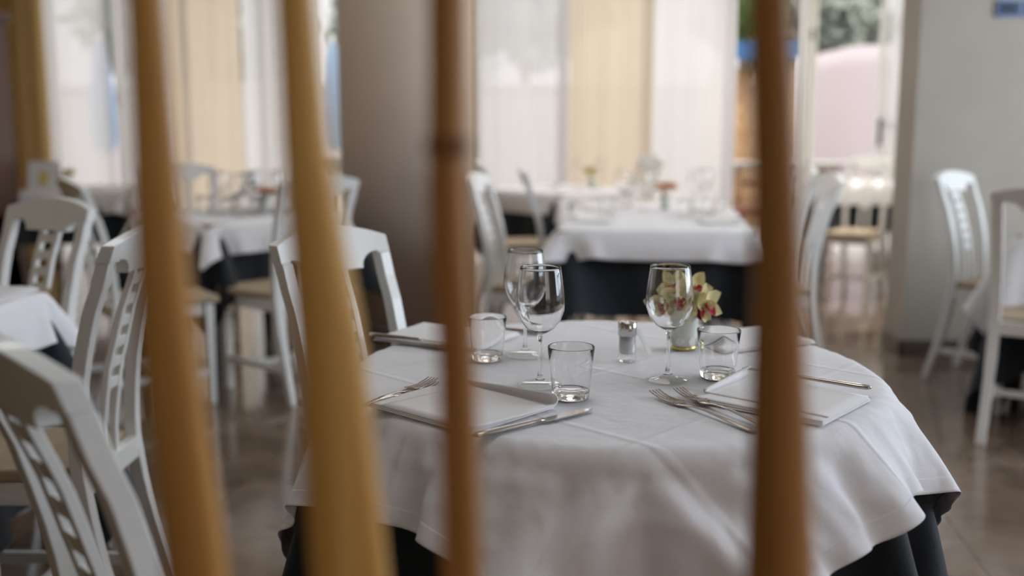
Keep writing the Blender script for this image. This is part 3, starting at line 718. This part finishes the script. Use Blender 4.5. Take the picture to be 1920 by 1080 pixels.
# salt shaker
r = empty('salt_shaker', (.213, 1.855, TZ)); tag(r, 'glass salt shaker with a steel cap in the middle of the round table', 'shaker')
b = MB(); b.lathe([(.0005, .002), (.012, .003), (.0165, 0), (.0180, .003), (.0165, .010), (.0155, .014), (.0155, .048), (.0150, .048), (.0145, .014), (.0005, .010)], 40); b.build('glass_body', M['thin'], r)
b = MB(); b.lathe([(.0005, .0105), (.0138, .0145), (.0138, .047), (.0005, .047)], 32); b.build('salt', M['salt'], r)
b = MB(); b.lathe([(.0155, .047), (.0172, .048), (.0172, .0715), (.0150, .0735), (.0005, .0740)], 40); b.build('cap', M['chrome'], r)
b = MB()
for i in range(6):
    a = i*math.pi/3; b.lathe([(.0001, .0744), (.0011, .0744), (.0011, .0738)], 8, (.006*math.cos(a), .006*math.sin(a), 0))
b.build('cap_holes', M['metal_dark'], r)
# toothpick sachet leaning on the shaker
r = empty('paper_sachet', (.262, 1.905, TZ)); tag(r, 'slim white paper sachet leaning beside the salt shaker', 'sachet')
b = MB(); b.add([(-.030, -.018, .052), (-.022, -.012, .053), (.004, .004, .001), (-.004, -.002, .0)], [(0, 1, 2, 3)])
o = b.build('sachet', M['paper'], r); s = o.modifiers.new('s', 'SOLIDIFY'); s.thickness = .0015
r['label'] = 'slim white paper sachet leaning beside the salt shaker'

# flowers
def petal(b, base, direction, up, L, W, curl=.3):
    d = Vector(direction).normalized(); side = d.cross(Vector(up)).normalized(); n = side.cross(d).normalized(); k, q = 8, 6; vs = []
    for i in range(k+1):
        t = i/k; wd = W*math.sin(math.pi*min(1, t*.88+.10))**.75*(1 if t < .98 else .4)
        for j in range(q+1):
            s = -1+2*j/q
            vs.append(Vector(base)+d*(L*t)+side*(wd*.5*s)+n*(curl*L*(t*t)*.6 - .22*W*(1-s*s)*math.sin(math.pi*t)+.04*W*math.sin(t*9+s*4)))
    b.add(vs, [(i*(q+1)+j, i*(q+1)+j+1, (i+1)*(q+1)+j+1, (i+1)*(q+1)+j) for i in range(k) for j in range(q)], True)
def orchid(r, c, face, size, roll=0):
    f = Vector(face).normalized(); u = Vector((0, 0, 1)); s = u.cross(f).normalized(); v = f.cross(s).normalized(); c = Vector(c)
    root_o = None
    b = MB()
    for i, (ang, L, W) in enumerate([(90, 1.0, .52), (18, 1.0, .60), (162, 1.0, .60), (-42, .98, .54), (222, .98, .54)]):
        a = R(ang+roll); d = s*math.cos(a)+v*math.sin(a)+f*(.18 if i % 2 else .05)
        petal(b, c+d*size*.06, d, f, L*size*.62, W*size*.80, .34)
    fl = b.build('orchid_bloom', M['petal'], r)
    b = MB()     # lip: ruffled red tongue and two side lobes
    for q, (ang, L, W) in enumerate([(-90, .42, .34), (-40, .27, .24), (-140, .27, .24)]):
        a = R(ang+roll*.5); d = s*math.cos(a)*.7+v*math.sin(a)*.7+f*.75
        petal(b, c+f*size*.05, d, f, L*size*1.05, W*size*1.1, -.5)
    b.build('lip', M['petal_edge'], fl)
    b = MB(); b.tube([c+f*size*.02, c+f*size*.14+v*size*.06, c+f*size*.22+v*size*.03], [size*.05, size*.045, size*.03], 8); b.build('flower_column', M['petal'], fl)
r = empty('orchid_vase', (.335, 1.958, TZ)); tag(r, 'small pale green cup vase of cream orchids on the round table', 'vase')
b = MB(); b.lathe([(.0005, .006), (.0225, .006), (.0235, .012), (.0262, .04), (.0292, .072), (.0285, .073), (.0270, .071), (.0245, .04), (.0215, .012), (.0005, .010)], 48); b.build('cup', M['cup'], r)
b = MB(); b.lathe([(.0005, 0), (.0232, 0), (.0242, .002), (.0240, .006), (.0225, .007), (.0005, .007)], 48); b.build('gold_foot', M['gold'], r)
for ang in (-118, -62, -5, 60, 130, 185):
    a = R(ang); rr = .0242; c = Vector((rr*math.cos(a), rr*math.sin(a), .0185)); nrm = Vector((math.cos(a), math.sin(a), -.05)).normalized(); s1 = Vector((0, 0, 1)).cross(nrm).normalized(); s2 = nrm.cross(s1)
    b = MB()
    for r0, r1, dd in ((0, .0080, .0012), (.0045, .0055, .0018)):
        vs = []
        for q in range(20):
            t = 2*math.pi*q/20; vs.append(c+nrm*dd+s1*math.cos(t)*r1+s2*math.sin(t)*r1)
        vs2 = [v-nrm*.003 for v in vs]; b.add(vs+vs2, [tuple(range(20))]+[(q, (q+1) % 20, 20+(q+1) % 20, 20+q) for q in range(20)])
    b.build('medallion', M['medallion'], r)
b = MB()
FL = [((.038, -.012, .090), (.70, -.62, .15), .056, 8), ((.018, .006, .118), (.35, -.75, .5), .050, 30), ((-.010, -.020, .100), (-.1, -1, .1), .058, -5), ((-.040, -.010, .088), (-.6, -.8, .05), .056, 12), ((-.022, .006, .122), (-.35, -.8, .4), .048, 40), ((.022, -.020, .084), (.3, -.9, -.1), .046, 0)]
for c, f, s, ro in FL:
    orchid(r, c, f, s*1.12, ro); b.tube([Vector(c)-Vector(f).normalized()*.004, (c[0]*.5, c[1]*.5, .072), (c[0]*.25, c[1]*.25, .02)], .0016, 6)
b.build('flower_stems', M['stem'], r)

# cutlery: along +x, tip at x=0
def make_fork():
    r = empty('fork'); L = .235
    b = MB(); K = [(.062, .0105, .0045), (.070, .0095, .002), (.080, .0050, .0025), (.10, .0028, .0055), (.13, .0028, .0065), (.17, .0038, .0045), (.205, .0055, .003), (.228, .0062, .0022), (.235, .003, .002)]
    b.sweep([((x, 0, z), (0, w_, 0), (0, 0, .0013)) for x, w_, z in K], [(-1, -.6), (-.5, -1), (.5, -1), (1, -.6), (1, .6), (.5, 1), (-.5, 1), (-1, .6)]); b.build('handle', M['steel'], r)
    for i in range(4):
        y = -.0093+.0062*i; b = MB()
        b.sweep([((x, y*(1 if x < .045 else 1), z), (0, w_, 0), (0, 0, .0008)) for x, z, w_ in ((0, .0090, .0007), (.012, .0060, .0013), (.03, .0032, .0015), (.048, .0030, .0018), (.064, .0046, .0028))], [(-1, -1), (1, -1), (1, 1), (-1, 1)])
        b.build('tine', M['steel'], r, bevel=.0003, seg=1)
    return r
def make_knife():
    r = empty('table_knife')
    b = MB(); up = []
    K = [(0, .0010, .0), (.006, .0045, .0), (.02, .0070, .0), (.05, .0082, .0), (.085, .0085, .0), (.100, .0075, .0)]
    b.sweep([((x, w_*.25, .0042), (0, w_, 0), (0, 0, .0009)) for x, w_, _ in K], [(-1, -.3), (1, -1), (1, 1), (-1, .3)]); b.build('blade', M['chrome'], r)
    b = MB(); K = [(.098, .0060, .0024), (.106, .0040, .0035), (.12, .0048, .0032), (.17, .0065, .0038), (.205, .0080, .0042), (.219, .0070, .0036), (.224, .003, .0018)]
    b.sweep([((x, 0, .0045), (0, w_, 0), (0, 0, h_)) for x, w_, h_ in K], [(math.cos(2*math.pi*i/12), math.sin(2*math.pi*i/12)) for i in range(12)])
    o = b.build('handle', M['steel'], r, bevel=0)
    for p in o.data.polygons: p.use_smooth = True
    return r
fork0, knife0 = make_fork(), make_knife(); index_kids()
def lay(proto, tip, end, z, label, cat, group, tilt=0):
    a = math.atan2(end[1]-tip[1], end[0]-tip[0]); c = put(proto, (tip[0], tip[1], z), label, cat, group, a); c.rotation_euler = (0, tilt, a); return c
GF, GK = 'forks', 'knives'
lay(fork0, (.229, 1.606), (.343, 1.402), TZ, 'fork nearer the table edge of the two crossed forks by the napkin', 'fork', GF)
lay(fork0, (.268, 1.608), (.368, 1.404), TZ+.003, 'fork lying partly on the napkin, farther from the table edge', 'fork', GF)
lay(fork0, (-.132, 1.672), (-.232, 1.512), TZ+.004, 'fork leaning on the napkin beside the second bamboo cane, farther of its two', 'fork', GF)
lay(fork0, (-.128, 1.655), (-.240, 1.500), TZ+.002, 'fork beside the second bamboo cane, nearer the table edge of its two', 'fork', GF)
lay(knife0, (.122, 1.514), (-.052, 1.374), TZ, 'table knife lying in front of the tumbler, along the napkin', 'knife', GK)
lay(knife0, (.400, 1.735), (.575, 1.598), TZ+.010, 'table knife resting on the napkin past the fourth bamboo cane', 'knife', GK)
lay(knife0, (-.09, 1.925), (-.272, 2.020), TZ+.010, 'table knife at the rear napkin near the white chair', 'knife', GK)
lay(knife0, (-.13, 2.20), (.034, 2.105), TZ, 'table knife whose handle end shows behind the rear wine glass', 'knife', GK)

# folded napkins
def napkin(cx, cy, deg, lx, ly, label, fold=1, curl=True):
    r = empty('napkin', (cx, cy, TZ), R(deg)); tag(r, label, 'napkin', 'folded white napkins')
    def sheet(x0, x1, y0, y1, z, amp, sd, th=.0022, lift=None):
        rn = random.Random(sd); n = 22; vs = []; ph = rn.random()*6
        for i in range(n+1):
            for j in range(n+1):
                u, v = i/n, j/n; x = x0+(x1-x0)*u; y = y0+(y1-y0)*v
                zz = z+amp*(.5+.5*math.sin(u*4+ph)*math.cos(v*3.1+ph)); 
                if lift: dx, dz = lift(u, v); x += dx; zz += dz
                vs.append((x, y, zz))
        b = MB(); b.add(vs, [(i*(n+1)+j, (i+1)*(n+1)+j, (i+1)*(n+1)+j+1, i*(n+1)+j+1) for i in range(n) for j in range(n)], True); return b, th
    for k, (z, q) in enumerate(((.0014, 0), (.0038, .002), (.0061, .004))):
        b, th = sheet(-lx/2+q, lx/2-q, -ly/2+q*.5, ly/2-q, z, .0012, k+int(cx*50)); o = b.build('fold_layer', M['napkin'], r); s = o.modifiers.new('s', 'SOLIDIFY'); s.thickness = th; s.offset = 0
        s2 = o.modifiers.new('b', 'BEVEL'); s2.width = .0006; s2.segments = 1
    if curl:
        # top flap turned over into a soft roll
        n, kk = 20, 16; vs = []
        for i in range(n+1):
            u = i/n; x = -lx/2*.72+lx*.84*u
            for j in range(kk+1):
                v = j/kk; rad = .0085*(.45+.6*u)
                if v < .55: y = -ly*.485+(ly*.955)*v/.55; z = .0078+.0022*math.sin(u*5)*v
                else:
                    a = (v-.55)/.45*math.pi*1.15; y = ly*.47+math.sin(a)*rad; z = .0078+rad*(1-math.cos(a))
                vs.append((x+.01*math.sin(v*3), y, z))
        b = MB(); b.add(vs, [(i*(kk+1)+j, (i+1)*(kk+1)+j, (i+1)*(kk+1)+j+1, i*(kk+1)+j+1) for i in range(n) for j in range(kk)], True)
        o = b.build('turned_flap', M['napkin'], r); s = o.modifiers.new('s', 'SOLIDIFY'); s.thickness = .0018; s.offset = 0
napkin(-.080, 1.532, -42, .225, .185, 'folded white napkin between two forks and the knife, behind the third bamboo cane')
napkin(.425, 1.568, 50, .185, .215, 'folded white napkin behind the fourth bamboo cane, with forks along its edge')
napkin(-.132, 2.055, -28, .24, .185, 'folded white napkin at the rear of the round table near the white chair', curl=False)
napkin(.47, 2.03, 25, .22, .17, 'folded white napkin at the rear of the round table beyond the tumbler', curl=False)

# things on the far tables
def small_flower(x, y, z, m, label, k=9, s=.04):
    r = empty('flower_vase', (x, y, z)); tag(r, label, 'vase', 'small flower vases on the far tables'); rnd = random.Random(int(x*100))
    b = MB(); b.lathe([(.0005, 0), (.024, 0), (.029, .07), (.027, .07), (.0225, .004), (.0005, .004)], 24); b.build('cup', M['cup'], r)
    b = MB()
    for i in range(k):
        c = Vector((rnd.uniform(-.035, .035), rnd.uniform(-.035, .035), rnd.uniform(.085, .125)))
        for q in range(5):
            a = q*1.2566+i; petal(b, c, (math.cos(a), math.sin(a), .3), (0, 0, 1), s, s*.6, .3)
    b.build('blossoms', m, r)
    b = MB()
    for i in range(5): b.tube([(0, 0, .02), (rnd.uniform(-.03, .03), rnd.uniform(-.03, .03), .10)], .0016, 5)
    b.build('flower_stems', M['stem'], r)
small_flower(.80, 5.35, TZ, M['orange_petal'], 'vase of peach flowers on the long table')
small_flower(.56, 7.2, TZ, M['yellow_petal'], 'vase of yellow-green flowers on the distant table before the second cream curtain')
small_flower(-3.02, 7.0, TZ, M['yellow_petal'], 'vase of yellow-green flowers on the small corner table')
small_flower(-1.22, 5.05, TZ, M['orange_petal'], 'vase of brownish flowers among the glasses, partly behind the second bamboo cane')
# glasses on the long table
for x, y, k, l in [(.58, 5.42, 0, 'wine glass beside the peach flowers on the long table'), (.67, 5.22, 0, 'wine glass in front of the peach flowers on the long table'), (.93, 5.20, 0, 'wine glass behind the tumblers on the long table'), (1.02, 5.45, 0, 'wine glass at the far side of the long table'),
                   (.46, 4.95, 1, 'tumbler by the cutlery at the near corner of the long table'), (.83, 4.88, 1, 'tumbler in the middle of the long table'), (.95, 4.95, 1, 'tumbler beside the middle tumbler of the long table'), (.62, 5.52, 1, 'tumbler at the far side of the long table')]:
    put((wine0, tum0)[k], (x, y, TZ), l, 'glass', (GW, GT)[k])
for x, y, k, l in [(.46, 7.05, 0, 'wine glass beside the yellow flowers on the distant table'), (.60, 7.02, 0, 'wine glass in front of the yellow flowers on the distant table'), (.30, 7.22, 1, 'tumbler on the distant table before the curtains')]:
    put((wine0, tum0)[k], (x, y, TZ), l, 'glass', (GW, GT)[k])
# the crowd of glasses
rnd = random.Random(5); c_, s_ = math.cos(R(45)), math.sin(R(45)); spots = []
for i in range(5):
    for j in range(4):
        u, v = -.17+.095*i+rnd.uniform(-.01, .01), -.20+.105*j+rnd.uniform(-.01, .01)
        spots.append((-1.33+u*c_-v*s_, 5.17+u*s_+v*c_, (i+j) % 2))
for i, (x, y, k) in enumerate(spots):
    if math.hypot(x+1.22, y-5.05) < .06: continue
    put((wine1, tum1)[k], (x, y, TZ), ('wine glass', 'tumbler')[k]+' in the crowd of glasses on the corner-on table', 'glass', 'wine glasses crowded together' if k == 0 else 'tumblers crowded together')
# place settings on the long table
def rot3(u, v): c, s = math.cos(T3R), math.sin(T3R); return (T3[0]+u*c-v*s, T3[1]+u*s+v*c)
NL = ['near corner by the third bamboo cane', 'near corner by the fourth bamboo cane', 'far corner by the edge-on chair', 'far corner by the white curtain']
for i, (u, v) in enumerate([(-.28, -.42), (.28, -.42), (-.28, .30), (.28, .30)]):
    x, y = rot3(u, v); napkin(x, y, 85, .20, .16, 'folded white napkin on the long table, '+NL[i], curl=False)
    s = -1 if u > 0 else 1
    for q, pr_ in ((-.115, fork0), (.115, knife0)):
        a = rot3(u+s*.10, v+q); e = rot3(u-s*.12, v+q)
        lay(pr_, a, e, TZ, ('fork' if pr_ is fork0 else 'knife')+' beside the long table napkin, '+NL[i], 'fork' if pr_ is fork0 else 'knife', GF if pr_ is fork0 else GK)
# card stand on the corner table
r = empty('menu_stand', (-3.18, 7.0, TZ), R(4)); tag(r, 'white folded menu card with a yellow mark on the small corner table', 'menu card')
b = MB(); b.add([(-.10, -.05, 0), (.10, -.05, 0), (.10, 0, .19), (-.10, 0, .19), (.10, .05, 0), (-.10, .05, 0)], [(0, 1, 2, 3), (3, 2, 4, 5)]); o = b.build('card', M['paper'], r); s = o.modifiers.new('s', 'SOLIDIFY'); s.thickness = .003
b = MB(); b.add([(-.02, -.0475, .03), (.03, -.0475, .03), (.03, -.022, .12), (-.02, -.022, .12)], [(0, 1, 2, 3)]); o = b.build('yellow_mark', M['card_yellow'], r); s = o.modifiers.new('s', 'SOLIDIFY'); s.thickness = .003

# display cabinet by the corner
r = empty('display_cabinet', (-3.75, 6.35, 0)); tag(r, 'tall dark wooden display cabinet with a glazed door, cut by the frame edge', 'cabinet')
b = MB(); b.box(-.5, .5, .40, .42, .02, 1.84); b.box(-.5, -.47, 0, .42, .02, 1.84); b.box(.47, .5, 0, .42, .02, 1.84); b.box(-.53, .53, -.03, .44, 1.84, 1.90); b.box(-.5, .5, 0, .42, 0, .62); b.build('carcass', M['dark_wood'], r, bevel=.005)
for z in (.95, 1.3):
    b = MB(); b.box(-.47, .47, .03, .40, z, z+.015); b.build('shelf', M['dark_wood'], r)
for s in (-1, 1):
    b = MB(); x0, x1 = (s*.25-.24, s*.25+.24)
    b.box(x0, x0+.045, -.022, 0, .62, 1.83); b.box(x1-.045, x1, -.022, 0, .62, 1.83); b.box(x0+.045, x1-.045, -.022, 0, .62, .68); b.box(x0+.045, x1-.045, -.022, 0, 1.76, 1.83)
    d = b.build('glazed_door', M['dark_wood'], r, bevel=.003)
    b = MB(); b.box(x0+.045, x1-.045, -.012, -.009, .68, 1.76); b.build('pane', M['pane'], d)
    b = MB(); b.lathe([(.0005, 0), (.008, 0), (.009, .012), (.0005, .018)], 12); k = b.build('knob', M['gold'], d); k.rotation_euler = (R(90), 0, 0); k.location = (s*.035, -.022, 1.1)
for i in range(4):
    put(wine0, (-3.68+.09*i, 6.55, .635), 'wine glass on the lowest cabinet shelf', 'glass', 'wine glasses in the cabinet')

# ------------------------------------------------------------------ bamboo canes in front of the room
def cane(pts, rads, nodes, label, m='bamboo'):
    r = empty('bamboo_cane', (pts[0][0], pts[0][1], 0)); tag(r, label, 'bamboo cane', 'upright bamboo canes')
    o0 = Vector((pts[0][0], pts[0][1], 0)); P = []; Q = []
    n = 90
    zz = [p[2] for p in pts]
    for i in range(n+1):
        z = zz[0]+(zz[-1]-zz[0])*i/n
        for k in range(len(pts)-1):
            if zz[k] <= z <= zz[k+1]+1e-9: break
        t = (z-zz[k])/(zz[k+1]-zz[k]); p = Vector(pts[k]).lerp(Vector(pts[k+1]), t)-o0; rr = rads[k]+(rads[k+1]-rads[k])*t
        P.append(p); Q.append(rr)
    b = MB(); b.tube(P, [q*1.2 for q in Q], 28); b.build('culm', M[m], r)
    for z in nodes:
        i = min(range(n+1), key=lambda i: abs(P[i].z-z)); p = P[i]; rr = Q[i]*1.2
        b = MB(); b.lathe([(rr-.001, -.006), (rr+.0012, -.004), (rr+.0026, 0), (rr+.0010, .0035), (rr-.001, .006)], 28, p); b.build('node_ring', M['node'], r)
Y0 = .55
cane([(-.150, Y0, 0), (-.1791, Y0, .9306), (-.1887, Y0, 1.067), (-.1905, Y0, 1.1826), (-.191, Y0, 1.2484), (-.226, Y0, 2.2)], [.018, .0145, .0128, .0098, .0085, .006], (.35, .72, 1.45, 1.8), 'ochre bamboo cane nearest the cropped corner chair, first of the four')
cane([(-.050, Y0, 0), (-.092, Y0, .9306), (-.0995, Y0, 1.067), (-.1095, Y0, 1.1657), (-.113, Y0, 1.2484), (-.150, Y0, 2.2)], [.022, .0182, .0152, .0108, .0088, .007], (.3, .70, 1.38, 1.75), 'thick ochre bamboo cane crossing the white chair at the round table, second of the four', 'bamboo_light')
cane([(-.018, Y0, 0), (-.0279, Y0, .9306), (-.0304, Y0, 1.067), (-.0344, Y0, 1.1373), (-.0339, Y0, 1.2484), (-.036, Y0, 2.2)], [.011, .0094, .0088, .0090, .0088, .0075], (.4, .8, 1.178, 1.55, 1.9), 'thin dark bamboo cane with a visible node, in front of the column', 'bamboo_brown')
cane([(.168, Y0, 0), (.1524, Y0, .9306), (.1445, Y0, 1.1083), (.1341, Y0, 1.2484), (.118, Y0, 2.2)], [.020, .0162, .0112, .0097, .008], (.35, .76, 1.4, 1.8), 'brown bamboo cane before the terrace door, last of the four', 'bamboo_brown')
